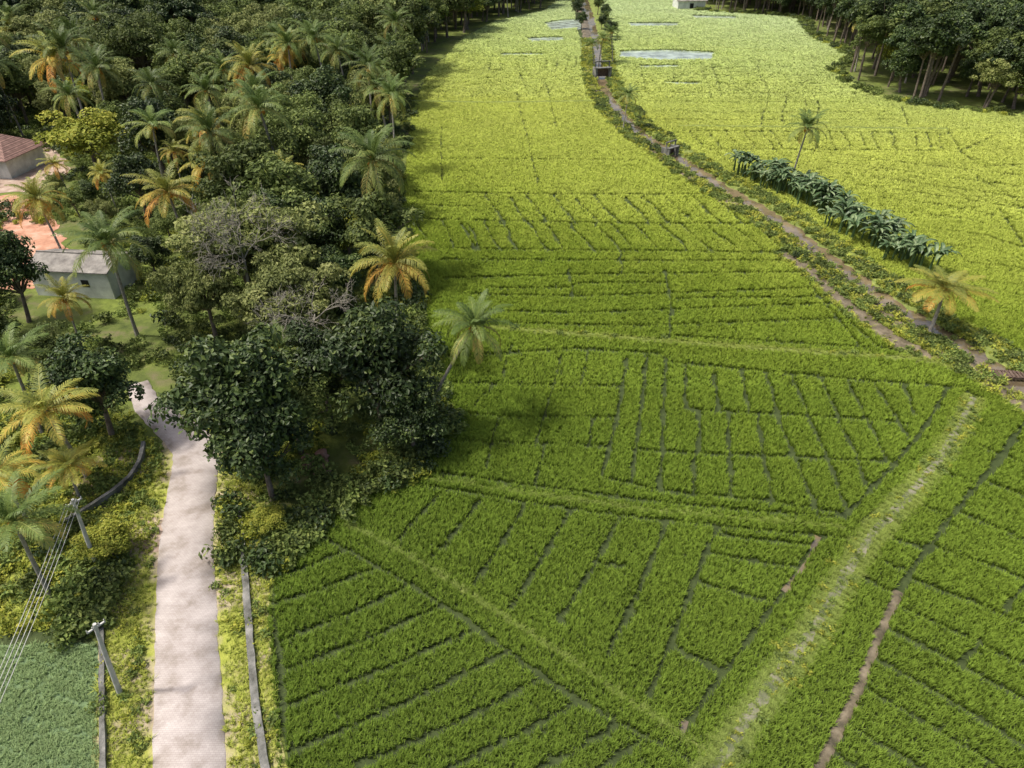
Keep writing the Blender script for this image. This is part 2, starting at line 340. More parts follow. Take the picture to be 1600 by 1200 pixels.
# ------------------------------------------------------------------ plan helpers
def inpoly(p,poly):
    x,y=p[:,0],p[:,1]; c=np.zeros(len(p),bool); n=len(poly)
    for i in range(n):
        x1,y1=poly[i]; x2,y2=poly[(i+1)%n]
        if y1==y2: continue
        k=((y1>y)!=(y2>y))&(x<(x2-x1)*(y-y1)/(y2-y1)+x1); c^=k
    return c
def dline(p,line):
    d=np.full(len(p),1e9)
    for a,b_ in zip(line[:-1],line[1:]):
        ab=b_-a; t=np.clip(((p-a)@ab)/(ab@ab+1e-9),0,1); d=np.minimum(d,np.hypot(*(p-(a+t[:,None]*ab)).T))
    return d
def smooth(line,step=1.0):
    line=np.asarray(line,float); P_=np.vstack([2*line[0]-line[1],line,2*line[-1]-line[-2]]); out=[]
    for i in range(1,len(P_)-2):
        p0,p1,p2,p3=P_[i-1:i+3]; n=max(2,int(np.linalg.norm(p2-p1)/step))
        for k in range(n):
            t=k/n; out.append(.5*((2*p1)+(-p0+p2)*t+(2*p0-5*p1+4*p2-p3)*t*t+(-p0+3*p1-3*p2+p3)*t**3))
    out.append(line[-1]); return np.array(out)
def ribbon(name,line,prof,m,step=.7,jit=.1,wscale=None,parent=None,z0=0,smooth_=True):
    ln=smooth(line,step); k=len(ln); V=[];Fs=[]; np_=len(prof)
    for i in range(k):
        t=ln[min(i+1,k-1)]-ln[max(i-1,0)]; t/=np.linalg.norm(t)+1e-9; nn=np.array([-t[1],t[0]])
        ws=1 if wscale is None else np.interp(i/(k-1),np.linspace(0,1,len(wscale)),wscale)
        for q,(off,z) in enumerate(prof):
            e=rng.normal()*jit; zz=z+(rng.normal()*jit*.25 if 0<q<np_-1 and z>.1 else 0)
            V.append((*(ln[i]+nn*(off*ws+e)),zz+z0))
    for i in range(k-1):
        for q in range(np_-1): a=i*np_+q; Fs.append((a,a+1,a+np_+1,a+np_))
    mb=MB(); mb.add(V,Fs); me=mb.mesh(name,[m],smooth_); return obj(name,me,parent=parent)
def patch(name,poly,z,m,jit=.25,step=1.0):
    ln=smooth(np.vstack([poly,poly[:1]]),step)[:-1]; ln=ln+rng.normal(size=ln.shape)*jit
    mb=MB(); mb.add(np.c_[ln,np.full(len(ln),z)],[tuple(range(len(ln)))]); 
    return obj(name,mb.mesh(name,[m]))
def scatter(bx,spacing):
    x0,x1,y0,y1=bx; xs=np.arange(x0,x1,spacing); ys=np.arange(y0,y1,spacing); g=np.stack(np.meshgrid(xs,ys),-1).reshape(-1,2)
    return g+rng.uniform(-.5,.5,g.shape)*spacing*1.3
def in_view(p,m=12): # limit planting to the camera's field of view plus a margin
    return (np.abs(p[:,0])<p[:,1]*.86+22+m)
# ------------------------------------------------------------------ ground
mb=MB(); mb.add([(-3000,-1500,0),(3000,-1500,0),(3000,4500,0),(-3000,4500,0)],[(0,1,2,3)]); obj("ground",mb.mesh("ground",[M_soil]))
forest_edge=[(905,-22),(850,18),(775,34),(725,60),(670,115),(645,170),(638,235),(632,300),(628,400),(640,500),(668,600),(680,680),(640,735),(575,765),(500,800),(440,850),(425,900),(420,960),(430,1080),(440,1330)]
fe=PL(forest_edge)
village=np.vstack([fe,PL([(160,1330)]),PL([(158,1000),(60,985),(-80,985)]),[[-70,20],[-420,150],[-500,700],[fe[0,0]+10,700]]])
patch("village_ground",village,.02,M_forest,.15,1.5)
rf_edge=PL([(1720,192),(1600,182),(1460,168),(1380,152),(1312,118),(1325,85),(1275,60),(1240,28),(1100,18),(1085,6),(1040,-6)])
rforest=np.vstack([rf_edge,[[rf_edge[-1,0],700],[700,700],[600,150]]])
patch("forest_ground",rforest,.02,M_forest,.15,2)
verge=PL([(255,690),(235,760),(210,820),(165,880),(160,960),(165,1330),(440,1330),(430,1100),(418,960),(422,900),(440,850),(470,800),(400,770),(350,700)])
patch("grass_verge_ground",verge,.035,M_verge,.1,.7)
patch("laterite_slope",PL([(-60,325),(20,305),(70,335),(100,375),(98,425),(60,450),(-60,440)]),.05,M_red,.3)
patch("yard_ground",PL([(100,790),(130,735),(165,705),(225,700),(232,735),(190,775),(130,830)]),.052,M_yard,.15)
patch("yard_ground",PL([(192,815),(250,812),(252,862),(205,868)]),.056,M_yard,.15)
patch("yard_ground",PL([(-40,225),(60,225),(110,262),(60,295),(-40,295)]),.05,M_yard,.3)
road_c=PL([(292,1330),(296,1195),(293,1050),(292,950),(291,860),(297,790),(305,730),(300,695),(262,660),(232,635),(215,600)])
road_c2=PL([(365,330),(368,290),(372,262),(366,240),(340,225)])
ribbon("road",road_c,[(-1.72,.0),(-1.66,.085),(0,.10),(1.66,.085),(1.72,.0)],M_road,.5,.045,[1,1,1,1,1,.98,.9,.65,.5])
ribbon("road",road_c2,[(-1.5,.0),(-1.4,.08),(0,.1),(1.4,.08),(1.5,.0)],M_yard,.6,.05)
# ------------------------------------------------------------------ canal
canal_px=[(905,-20),(920,20),(932,70),(936,110),(950,150),(985,195),(1040,235),(1095,272),(1150,305),(1210,342),(1270,385),(1330,430),(1385,470),(1430,500),(1490,535),(1560,580),(1680,655)]
canal=PL(canal_px)
ribbon("canal_water",canal,[(-1.4,.035),(1.4,.035)],M_water,1,.1,[1.6,1.5,1.4,1.2,1.1,1.1,1.2,1.0,1.1])
ribbon("canal_bank",canal,[(-3.6,.0),(-3.0,.25),(-2.2,.30),(-1.5,.12),(-.95,.0)],M_mud,.9,.25,[1.5,1.3,1,1,1,1,.9])
ribbon("canal_bank",canal,[(.95,.0),(1.5,.12),(2.4,.3),(3.4,.35),(4.2,.0)],M_bund,.9,.25,[1.5,1.3,1,1,1,1,.9])
mudline=PL([(1225,398),(1262,420),(1305,460),(1355,503),(1405,538),(1455,556),(1500,560)])
ribbon("mud_track",mudline,[(-1.3,.02),(-.7,.18),(0,.22),(.7,.18),(1.3,.02)],M_mud,.6,.2)
cpath=PL([(918,118),(930,150),(960,190),(1000,222),(1030,245)])
ribbon("canal_path",cpath,[(-.8,.02),(-.4,.2),(.4,.2),(.8,.02)],M_dirt,.8,.1)
# ------------------------------------------------------------------ bunds and bed lines
B1=PL([(1520,625),(1500,665),(1470,715),(1420,775),(1362,840),(1318,905),(1270,985),(1215,1060),(1165,1130),(1120,1200),(1070,1280)])
B2=PL([(770,515),(900,525),(1060,538),(1200,548),(1330,557),(1440,565),(1510,585)])
B5=PL([(1405,925),(1385,965),(1365,1010),(1340,1080),(1305,1150),(1280,1200),(1250,1270)])
ribbon("field_path",B1,[(-.8,.0),(-.5,.2),(0,.24),(.5,.2),(.8,.0)],M_bund,.5,.08)
ribbon("path_track",B1,[(-.30,.235),(-.1,.25),(.1,.25),(.30,.235)],M_dirt,.4,.05,z0=.02)
ribbon("field_bund",B2,[(-.5,.0),(-.25,.25),(.25,.25),(.5,.0)],M_bund,.6,.06)
ribbon("mud_bund",B5,[(-.28,.02),(-.12,.07),(.12,.07),(.28,.02)],M_mud,.45,.035)
lowB=PL([(545,822),(640,872),(760,948),(870,1020),(960,1082),(1060,1148),(1110,1180)])
ribbon("field_bund",lowB,[(-.16,.0),(-.06,.2),(.06,.2),(.16,.0)],M_bund,.5,.03)
B3=PL([(590,742),(700,755),(850,778),(1000,798),(1150,812),(1320,828)])
ribbon("field_bund",B3,[(-.16,.0),(-.06,.2),(.06,.2),(.16,.0)],M_bund,.5,.03)
for l in ([(968,74),(1100,75),(1240,82)],[(1060,199),(1250,201),(1480,204)],[(640,160),(760,162),(925,160)]):
    ribbon("field_bund",PL(l),[(-.5,.0),(-.3,.4),(.3,.4),(.5,.0)],M_bund,1,.08)
wgap=PL([(1278,838),(1262,880),(1225,925)]); ribbon("ditch_water",wgap,[(-.2,.03),(.2,.03)],M_water,.4,.05)
wgap2=PL([(1070,1125),(1060,1150)]); ribbon("ditch_water",wgap2,[(-.2,.03),(.2,.03)],M_water,.4,.04)
gaps=[]
def gadd(L,w):
    d=np.abs(L[-1]-L[0]); hor=d[0]/(d.sum()+1e-9); far=np.clip((L[:,1].mean()-35)/45,0,1.2)
    gaps.append((L,w*(1.12+.08*far+.45*hor*far)))
def g(w,*pts):
    L=PL(pts); 
    if len(L)==2: L=np.array([L[0],(L[0]*2+L[1])/3,(L[0]+L[1]*2)/3,L[1]]); L[1:3]+=rng.normal(size=(2,2))*.12
    gadd(L,w)
def hatch(a0,a1,b0,b1,n,w=.32,drop=0.0):
    A0,A1,B0,B1_=[np.array(P(*q)) for q in(a0,a1,b0,b1)]
    for i in range(n):
        if rng.random()<drop: continue
        t=(i+rng.normal()*.14)/(n-1) if n>1 else .5
        e0,e1=rng.uniform(-.08,.06),rng.uniform(-.06,.08)
        p=A0+(A1-A0)*t; q=B0+(B1_-B0)*t; p,q=p-(q-p)*e0,q+(q-p)*e1; e=(q-p); L=np.linalg.norm(e); nn=np.array([-e[1],e[0]])/(L+1e-9)
        mids=[p+e*k/3+nn*rng.normal()*.25 for k in(1,2)]
        gadd(np.array([p,*mids,q]),w*rng.uniform(.7,1.1))
W=.33
for a,b_ in [((430,905),(535,865)),((432,945),(588,890)),((445,1002),(640,918)),((440,1052),(692,948)),((442,1108),(745,985)),((450,1180),(792,1022)),((560,1200),(846,1062)),((700,1205),(900,1102)),((820,1215),(965,1135)),((920,1215),(1000,1158))]:
    m_=((a[0]+b_[0])/2+rng.normal()*4,(a[1]+b_[1])/2+4); g(W,a,m_,b_)
g(.36,(495,838),(560,872),(620,905),(690,948),(745,985),(800,1025),(860,1070),(960,1130),(1060,1180),(1110,1215))
g(.3,(425,890),(428,960),(440,1060),(445,1210))
for l in [[(690,772),(625,845)],[(750,785),(715,830),(678,872)],[(820,793),(785,850),(740,915)],[(890,802),(850,870),(800,952)],[(967,812),(925,890),(872,975)],[(1040,822),(1000,920),(950,1022)],[(1117,832),(1086,905),(1050,1000),(1012,1092)],[(1280,840),(1235,910),(1170,1000),(1110,1080),(1062,1150)],[(1088,912),(1150,930),(1200,942)],[(1112,868),(1180,880),(1240,890)],[(1115,838),(1200,848),(1270,855)],[(1045,1010),(1100,1040),(1130,1055)],[(925,882),(975,888)]]: g(.36,*l)
g(.30,(600,750),(700,768),(850,792),(1000,812),(1150,828),(1330,845))
g(.30,(600,738),(700,744),(850,765),(1000,784),(1150,800),(1320,812))
for l in [[(1010,560),(1000,650),(985,760)],[(980,560),(965,650),(940,745)],[(1040,560),(1036,640),(1030,770)],[(1070,572),(1073,642)],[(1088,645),(1082,768)],[(1115,578),(1120,645)],[(1137,650),(1142,778)],[(1157,583),(1168,647)],[(1182,652),(1192,720),(1207,787)],[(1195,588),(1215,650)],[(1212,652),(1240,715),(1275,800)],[(1235,590),(1262,651)],[(1260,652),(1290,715),(1322,800)],[(1280,594),(1310,655)],[(1305,655),(1335,710),(1350,760)],[(1322,597),(1352,656),(1385,722)],[(1365,600),(1418,690)],[(1410,605),(1428,650)],[(1070,642),(1200,650),(1330,656),(1425,666)],[(1040,568),(1200,584),(1380,600),(1500,608)],[(985,705),(1100,712),(1230,716),(1380,725)],[(940,748),(1030,770),(1200,786),(1320,806)],[(1478,610),(1445,670),(1390,735),(1322,806)],[(1512,612),(1482,680),(1405,770),(1345,822)],[(700,560),(900,548),(1040,556)]]: g(.39,*l)
for l in [[(880,545),(860,620),(835,700)],[(690,600),(800,604),(970,606)],[(680,645),(800,655),(960,655)],[(670,690),(800,695),(950,700)],[(740,640),(770,600)],[(800,540),(785,600)],[(780,655),(760,735)],[(850,700),(835,760)],[(930,655),(915,700)],[(920,545),(905,605)]]: g(.22,*l)
for l in [[(650,302),(850,306),(1125,306)],[(650,345),(800,348),(1000,352),(1180,352)],[(660,390),(850,393),(1050,395),(1245,398)],[(690,408),(1000,410),(1250,410)],[(700,437),(1000,430),(1275,428)],[(720,462),(900,466),(1290,452)],[(740,488),(900,492),(1310,476)],[(790,508),(1000,512),(1335,500)],[(1040,528),(1400,547)],[(1038,425),(1048,480),(1045,532)],[(888,420),(893,466)],[(970,398),(972,427)],[(1125,308),(1200,372),(1262,432),(1322,500),(1370,545),(1430,560)],[(1240,415),(1290,480),(1340,540)],[(640,322),(740,325)],[(1060,470),(1290,466)],[(760,452),(890,452)],[(900,446),(1040,444)]]: g(.33,*l)
hatch((755,308),(1110,308),(785,350),(1160,352),11,.42); hatch((720,348),(1130,352),(745,392),(1185,396),13,.42); hatch((650,350),(730,350),(665,390),(750,392),3,.3)
for l in [[(1060,207),(1250,208),(1480,211)],[(1100,236),(1250,236),(1480,238)],[(1480,206),(1500,240),(1530,262)],[(1530,262),(1620,258)],[(1560,210),(1500,238)],[(1560,330),(1600,390)],[(1500,262),(1560,300),(1640,345)]]: g(.34,*l)
hatch((1075,205),(1475,208),(1100,235),(1480,237),16,.34)
for v in (250,268,286,304,324,346,370,396,424,455): 
    u0=1250+(v-240)*1.5 if v<330 else 1400+(v-330)*1.1
    g(.28,(u0,v-12),(u0+90,v+rng.normal()*2),(1640,v+32))
for v in (290,320,350): g(.28,(1520,v-40),(1640,v-15))
for v in (105,118,131,146,160,176,188):
    g(.28,(980 if v<150 else 1010,v),(1150,v+2),(1290+ (v-100)*1.2,v+1))
hatch((1000,100),(1180,100),(1010,150),(1200,150),9,.28,.5); hatch((1200,150),(1420,170),(1190,195),(1430,200),9,.28,.5)
for l in [[(690,200),(690,285)],[(805,140),(840,290)],[(640,120),(915,128)],[(700,110),(740,60)],[(810,110),(820,140)],[(760,90),(930,92)],[(850,128),(870,200)],[(650,250),(1000,252)]]: g(.24,*l)
hatch((770,96),(920,96),(765,112),(915,114),10,.3,.2)
g(.4,(1610,650),(1570,700),(1530,755),(1485,810),(1440,870),(1402,925))
for l in [[(1530,700),(1600,728)],[(1535,755),(1640,795)],[(1490,800),(1640,862)],[(1450,855),(1540,885),(1640,925)],[(1415,905),(1520,945),(1640,998)],[(1405,950),(1500,995),(1640,1062)],[(1385,985),(1490,1038),(1640,1120)],[(1365,1030),(1460,1085),(1600,1170)],[(1345,1075),(1440,1130),(1560,1205)],[(1320,1130),(1450,1215)],[(1300,1175),(1370,1220)],[(1470,738),(1525,760)],[(1432,790),(1480,812)],[(1370,835),(1450,865)],[(1340,905),(1398,930)],[(1380,880),(1420,900)],[(1545,745),(1585,690)],[(1570,960),(1600,920)],[(1500,1040),(1530,1000)]]: g(.36,*l)
# ------------------------------------------------------------------ rice plants
left_small=PL([(-60,1012),(60,1008),(150,1010),(152,1100),(155,1300),(-60,1300)])
floods=[PL([(968,80),(1000,79),(1040,78),(1080,80),(1115,82),(1113,94),(1040,95),(968,90)]),PL([(850,36),(880,31),(905,30),(912,44),(860,48)]),PL([(980,36),(1060,36),(1060,41),(985,42)]),PL([(820,60),(880,58),(882,64),(830,66)]),PL([(1000,103),(1060,102),(1062,105),(1002,106)]),PL([(1080,24),(1150,26),(1150,30),(1085,29)]),PL([(1040,128),(1100,130),(1100,132),(1042,131)]),PL([(780,84),(850,84),(850,87),(782,87)])]
for f_ in floods: patch("flood_water",f_,.03,M_flood,.35,1.5)
def field_points(y0,y1,sp):
    xm=y1*.86+30; p=scatter((-xm,xm,y0,y1),sp); p=p[in_view(p,0)]
    k=~inpoly(p,village)&~inpoly(p,rforest)&~inpoly(p,verge)&~inpoly(p,left_small); p=p[k]
    k=~((p[:,1]<P(160,985)[1]+1)&(p[:,0]<fe[-4,0]-.5)); p=p[k]
    k=np.ones(len(p),bool)
    for f_ in floods: k&=~inpoly(p,f_)
    p=p[k]
    d=dline(p,canal); k=d>3.7*np.interp(p[:,1],[40,150,260],[.95,1,1.4]); p=p[k]
    for ln,hw in ((B1,.75),(B2,.36),(B5,.26),(mudline,1.15),(lowB,.06),(B3,.06),(cpath,.8)):
        p=p[dline(p,ln)>hw]
    k=np.ones(len(p),bool)
    for ln,w_ in gaps:
        lo=ln.min(0)-1; hi=ln.max(0)+1; m=(p[:,0]>lo[0])&(p[:,0]<hi[0])&(p[:,1]>lo[1])&(p[:,1]<hi[1])
        if m.any():
            q=p[m]; wob=.84+.3*np.sin(q[:,0]*1.7+q[:,1]*1.3+np.sin(q[:,0]*.4)*2)
            ids=np.where(m)[0]; k[ids[dline(q,ln)<w_*.5*wob+sp*.12]]=False
    p=p[k]
    return p[rng.random(len(p))>.02]
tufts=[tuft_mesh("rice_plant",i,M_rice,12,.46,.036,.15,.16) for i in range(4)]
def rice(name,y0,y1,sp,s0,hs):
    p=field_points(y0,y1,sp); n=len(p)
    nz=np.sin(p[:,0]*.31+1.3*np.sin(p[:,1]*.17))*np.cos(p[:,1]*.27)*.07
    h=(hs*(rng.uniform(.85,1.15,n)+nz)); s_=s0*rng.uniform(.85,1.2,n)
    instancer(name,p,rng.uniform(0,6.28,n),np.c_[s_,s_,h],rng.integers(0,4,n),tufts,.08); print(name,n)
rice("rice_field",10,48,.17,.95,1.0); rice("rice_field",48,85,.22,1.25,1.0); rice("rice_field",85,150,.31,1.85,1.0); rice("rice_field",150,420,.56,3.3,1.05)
yt=[tuft_mesh("young_rice_plant",i+20,M_young,10,.25,.03,.12,.2) for i in range(3)]
patch("young_rice_ground",left_small,.015,surf("algae_mud",[(.3,(.10,.16,.08)),(.7,(.18,.26,.12))],1.5,.7,.2),.05)
p=scatter((-50,-10,12,26),.17); p=p[inpoly(p,left_small)]; p=p[(np.abs(((p[:,0]*.25+p[:,1]))%1.5-.75)>.09)|(rng.random(len(p))<.3)]; n=len(p); instancer("young_rice",p,rng.uniform(0,6.28,n),rng.uniform(.8,1.3,n),rng.integers(0,3,n),yt,.1)
def along(line,hw,n,inner=0):
    ln=smooth(line,.5); i=rng.integers(0,len(ln)-1,n); t=ln[i+1]-ln[i]; t/=np.linalg.norm(t,axis=1)[:,None]+1e-9
    o_=rng.uniform(inner,hw,n)*rng.choice([-1,1],n); return ln[i]+np.c_[-t[:,1],t[:,0]]*o_[:,None]+rng.normal(size=(n,2))*.1
W1=shrub_mesh("weed_clump",50,M_weed,.4,90,.09); W2=shrub_mesh("weed_clump",51,M_yel,.35,70,.08)
gt=[tuft_mesh("grass_tuft",i+40,M_grass,12,.28,.032,.2,.3) for i in range(3)]+[W1,W2]
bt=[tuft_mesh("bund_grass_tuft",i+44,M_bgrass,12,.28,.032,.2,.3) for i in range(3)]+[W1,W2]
P_=[]
def addg(p,z,s,wp): 
    n=len(p); P_.append((np.c_[p,np.full(n,z)],rng.uniform(.6,1.3,n)*s,np.where(rng.random(n)<wp,rng.integers(3,5,n),rng.integers(0,3,n))))
def flush(name,kinds):
    pp=np.vstack([a for a,_,_ in P_]); ss=np.concatenate([a for _,a,_ in P_]); ii=np.concatenate([a for _,_,a in P_]); n=len(pp)
    instancer(name,pp,rng.uniform(0,6.28,n),ss,ii,kinds,.15); print(name,n); P_.clear()
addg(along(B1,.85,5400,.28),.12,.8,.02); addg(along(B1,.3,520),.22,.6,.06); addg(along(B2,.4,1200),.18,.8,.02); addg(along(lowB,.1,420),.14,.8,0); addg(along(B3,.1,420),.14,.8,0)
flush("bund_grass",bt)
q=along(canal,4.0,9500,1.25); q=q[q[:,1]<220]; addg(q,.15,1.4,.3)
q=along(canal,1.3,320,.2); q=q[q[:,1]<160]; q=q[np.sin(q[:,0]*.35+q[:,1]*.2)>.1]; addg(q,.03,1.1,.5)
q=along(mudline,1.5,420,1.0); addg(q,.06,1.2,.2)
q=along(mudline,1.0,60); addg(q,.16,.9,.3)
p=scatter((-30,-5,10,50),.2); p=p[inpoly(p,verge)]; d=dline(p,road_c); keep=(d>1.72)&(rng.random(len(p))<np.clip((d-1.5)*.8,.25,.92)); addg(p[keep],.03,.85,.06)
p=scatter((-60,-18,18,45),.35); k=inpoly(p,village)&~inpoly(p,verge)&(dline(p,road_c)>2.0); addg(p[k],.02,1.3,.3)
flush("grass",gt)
# ------------------------------------------------------------------ trees
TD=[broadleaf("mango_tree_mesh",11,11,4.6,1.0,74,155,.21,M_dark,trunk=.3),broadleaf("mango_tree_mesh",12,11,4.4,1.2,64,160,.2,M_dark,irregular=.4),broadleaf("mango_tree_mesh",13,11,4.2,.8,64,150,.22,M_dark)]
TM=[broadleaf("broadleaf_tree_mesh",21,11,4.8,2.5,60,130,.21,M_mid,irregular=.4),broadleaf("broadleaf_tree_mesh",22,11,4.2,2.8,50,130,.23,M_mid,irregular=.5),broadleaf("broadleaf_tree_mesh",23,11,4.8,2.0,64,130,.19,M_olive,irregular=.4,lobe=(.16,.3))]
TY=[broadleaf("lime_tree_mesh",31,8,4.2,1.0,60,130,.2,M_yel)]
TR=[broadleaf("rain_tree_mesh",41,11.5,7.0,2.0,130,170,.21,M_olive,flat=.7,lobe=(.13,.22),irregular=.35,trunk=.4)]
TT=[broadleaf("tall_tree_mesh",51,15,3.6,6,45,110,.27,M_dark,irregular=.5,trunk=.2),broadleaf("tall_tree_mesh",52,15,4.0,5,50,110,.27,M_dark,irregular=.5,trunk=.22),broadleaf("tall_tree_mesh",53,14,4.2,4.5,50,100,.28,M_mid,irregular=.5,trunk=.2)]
PG=[palm_mesh("coconut_palm_mesh",61,10,(1.0,.4),M_palmg),palm_mesh("coconut_palm_mesh",62,10,(-.6,1.0),M_palmg,24),palm_mesh("coconut_palm_mesh",63,10,(.3,-.8),M_palmg,20)]
PY=[palm_mesh("king_coconut_palm_mesh",71,9,(.5,.4),M_palmy,28),palm_mesh("king_coconut_palm_mesh",72,9,(-.5,.2),M_palmy,22)]
LEAN=palm_mesh("leaning_palm_mesh",81,9.0,(4.3,1.0),M_palmg,24,3.3,True,.15)
for m,sd in zip(PG+PY+[LEAN],(61,62,63,71,72,81)): m["sd"]=sd
trees_xy=[]
def tree(name,mesh,u,v,Ht,base_h,sc_r=1.0,crown=.62,rz=None,block=3.5):
    """crown placed from image pixel (u,v); height Ht"""
    s_=Ht/base_h; x,y=P(u,v,Ht*crown); trees_xy.append((x,y,block))
    return obj(name,mesh,(x,y,0),rng.uniform(0,6.28) if rz is None else rz,(s_*sc_r,s_*sc_r,s_))
def palm(name,mesh,u,v,Ht,base_h,fs=1.0,rz=0):
    s_=Ht/base_h; lean=np.array({61:(1.0,.4),62:(-.6,1.0),63:(.3,-.8),71:(.5,.4),72:(-.5,.2),81:(4.3,1.0)}[mesh["sd"]])*s_*fs
    cx,cy=P(u,v,Ht); c,s2=math.cos(rz),math.sin(rz); x=cx-(lean[0]*c-lean[1]*s2); y=cy-(lean[0]*s2+lean[1]*c); trees_xy.append((x,y,1.6))
    return obj(name,mesh,(x,y,0),rz,(s_*fs,s_*fs,s_))
tree("mango_tree",TD[0],372,625,12.5,11,.86,.55,.3,5)
tree("mango_tree",TD[2],405,705,9.0,11,.98,.52,2.3,3)
tree("mango_tree",TD[1],590,575,12,11,.92,.55,1.0,5)
tree("mango_tree",TD[2],500,575,9,11,1.0,.55,2.0,3)
tree("mango_tree",TD[2],140,605,9,11,1.0,.55,1.5,4)
tree("mango_tree",TD[0],8,425,10,11,.75,.55,1.5,4)
tree("mango_tree",TD[1],508,165,13,11,1.0,.55,.5,5)
tree("mango_tree",TD[0],210,285,9,11,.9,.55,.9,4)
tree("mango_tree",TD[2],530,300,12,11,.85,.55,.9,4)
tree("mango_tree",TD[0],635,655,6.5,11,1.0,.55,.9,2)
tree("broadleaf_tree",TM[0],215,75,16,11,1.0,.6,.2,6)
tree("broadleaf_tree",TM[1],330,130,13,11,1.0,.6,.9,5)
tree("broadleaf_tree",TM[0],455,640,7,11,1.1,.6,.4,3)
tree("broadleaf_tree",TM[2],600,355,9,11,.8,.6,.4,3)
tree("broadleaf_tree",TM[1],560,225,12,11,.85,.6,.4,3)
tree("lime_tree",TY[0],135,215,9,8,1.25,.6,.4,5)
tree("lime_tree",TY[0],300,20,12,8,.9,.6,.9,5)
tree("lime_tree",TY[0],165,845,2.6,8,1.3,.6,.9,1)
tree("lime_tree",TY[0],420,810,1.8,8,1.3,.6,2.9,1)
tree("rain_tree",TR[0],375,375,12.5,11.5,1.0,.62,.6,7)
tree("rain_tree",TR[0],455,470,10.5,11.5,.88,.62,2.6,4)
tree("rain_tree",TR[0],315,450,9.5,11.5,.65,.62,4.0,3)
bm1=bare_mesh("bare_tree_mesh",5,11,1.2); bm2=bare_mesh("bare_tree_mesh",6,11,1.4)
for (u,v,h_,m) in ((370,350,13.2,bm1),(480,435,11.6,bm2)):
    x,y=P(u,v,h_*.85); obj("bare_tree",m,(x,y,0),1.0+u,(h_/11*.85,h_/11*.85,h_/11))
palm("king_coconut_palm",PY[0],617,412,10,9,.95,.2)
palm("leaning_coconut_palm",LEAN,742,510,9.0,9.0,1,0)
palm("king_coconut_palm",PY[1],85,92,13,9,1.05,1.2)
palm("coconut_palm",PG[0],152,108,12,10,1,.6)
palm("king_coconut_palm",PY[0],58,312,8.0,9,1.0,2.2)
palm("coconut_palm",PG[1],168,380,10,10,1.1,3.4)
palm("king_coconut_palm",PY[1],262,300,9,9,1.1,.4)
palm("king_coconut_palm",PY[1],70,640,6.5,9,1.35,.9)
palm("coconut_palm",PG[2],18,560,7.5,10,1.2,.9)
palm("coconut_palm",PG[2],22,815,7.0,10,1.25,.9)
palm("king_coconut_palm",PY[1],-5,740,5.5,9,1.2,.2)
palm("coconut_palm",PG[1],583,250,13,10,.95,1.9)
palm("coconut_palm",PG[0],405,170,13,10,1,2.9)
palm("king_coconut_palm",PY[0],390,105,12,9,.9,1)
palm("coconut_palm",PG[2],238,195,9,10,1.2,1)
palm("king_coconut_palm",PY[1],322,195,10,9,.9,1)
palm("coconut_palm",PG[0],612,150,11,10,.9,1)
palm("coconut_palm",PG[1],490,60,13,10,1,1)
palm("coconut_palm",PG[2],440,545,6.5,10,1.2,1)
palm("king_coconut_palm",PY[0],105,725,3.0,9,2.0,1)
palm("coconut_palm",PG[1],1262,200,9.0,10,1.0,2.8)
palm("coconut_palm",PG[0],982,148,6,10,1.2,.5)
palm("king_coconut_palm",PY[0],1478,450,4.8,9,2.15,.5)
palm("coconut_palm",PG[2],942,60,6,10,1.3,.5); palm("coconut_palm",PG[1],925,68,5,10,1.5,1.5); palm("coconut_palm",PG[0],955,50,7,10,1.2,2.5)
clear=[(P(20,262),9),(P(30,300),7),(P(120,455),7),(P(110,490),6),(P(40,385),9),(P(70,420),7),(P(150,760),5),(P(175,720),4),(P(368,290),4),(P(370,255),4),(P(80,270),4),(P(200,520),4)]
def ok(p,f=1.0):
    k=(dline(p,road_c)>3.2)&(dline(p,road_c2)>2.5)
    for c,r_ in clear: k&=np.hypot(*(p-np.array(c)).T)>r_*f
    return k
p=scatter((-260,60,30,640),5.4); p=p[inpoly(p,village)&in_view(p,15)]
de=dline(p,fe); p=p[(de>2.6)&ok(p)]
k=np.ones(len(p),bool)
for x,y,b_ in trees_xy: k&=np.hypot(p[:,0]-x,p[:,1]-y)>b_+1.0
p=p[k]
near=p[p[:,1]<150]; far=p[p[:,1]>=150]
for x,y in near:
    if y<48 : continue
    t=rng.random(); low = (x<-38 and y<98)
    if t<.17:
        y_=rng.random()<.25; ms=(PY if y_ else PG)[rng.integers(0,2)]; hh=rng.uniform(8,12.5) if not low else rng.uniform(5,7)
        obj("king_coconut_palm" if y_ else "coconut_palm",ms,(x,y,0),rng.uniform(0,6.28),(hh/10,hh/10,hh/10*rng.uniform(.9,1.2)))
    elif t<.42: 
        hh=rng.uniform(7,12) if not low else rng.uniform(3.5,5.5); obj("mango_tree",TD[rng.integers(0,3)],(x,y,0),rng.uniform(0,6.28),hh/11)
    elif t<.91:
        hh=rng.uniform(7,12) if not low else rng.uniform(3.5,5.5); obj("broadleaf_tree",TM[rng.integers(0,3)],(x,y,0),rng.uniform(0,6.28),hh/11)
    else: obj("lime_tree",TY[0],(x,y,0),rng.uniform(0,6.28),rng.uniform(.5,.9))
print("near trees",len(near))
allm=TD+TM+TT+TY+PG+PY
def mass(name,p,w,smin=.85,smax=1.3):
    n=len(p); idx=rng.choice(len(allm),n,p=np.array(w)/sum(w)); s_=rng.uniform(smin,smax,n); instancer(name,p,rng.uniform(0,6.28,n),s_,idx,allm); print(name,n)
mass("distant_woodland",far,[1.6,1.6,1.6,3.2,3.2,3.2,.5,.5,.5,1.0,1.1,1.1,1.1,.2,.2],.8,1.4)
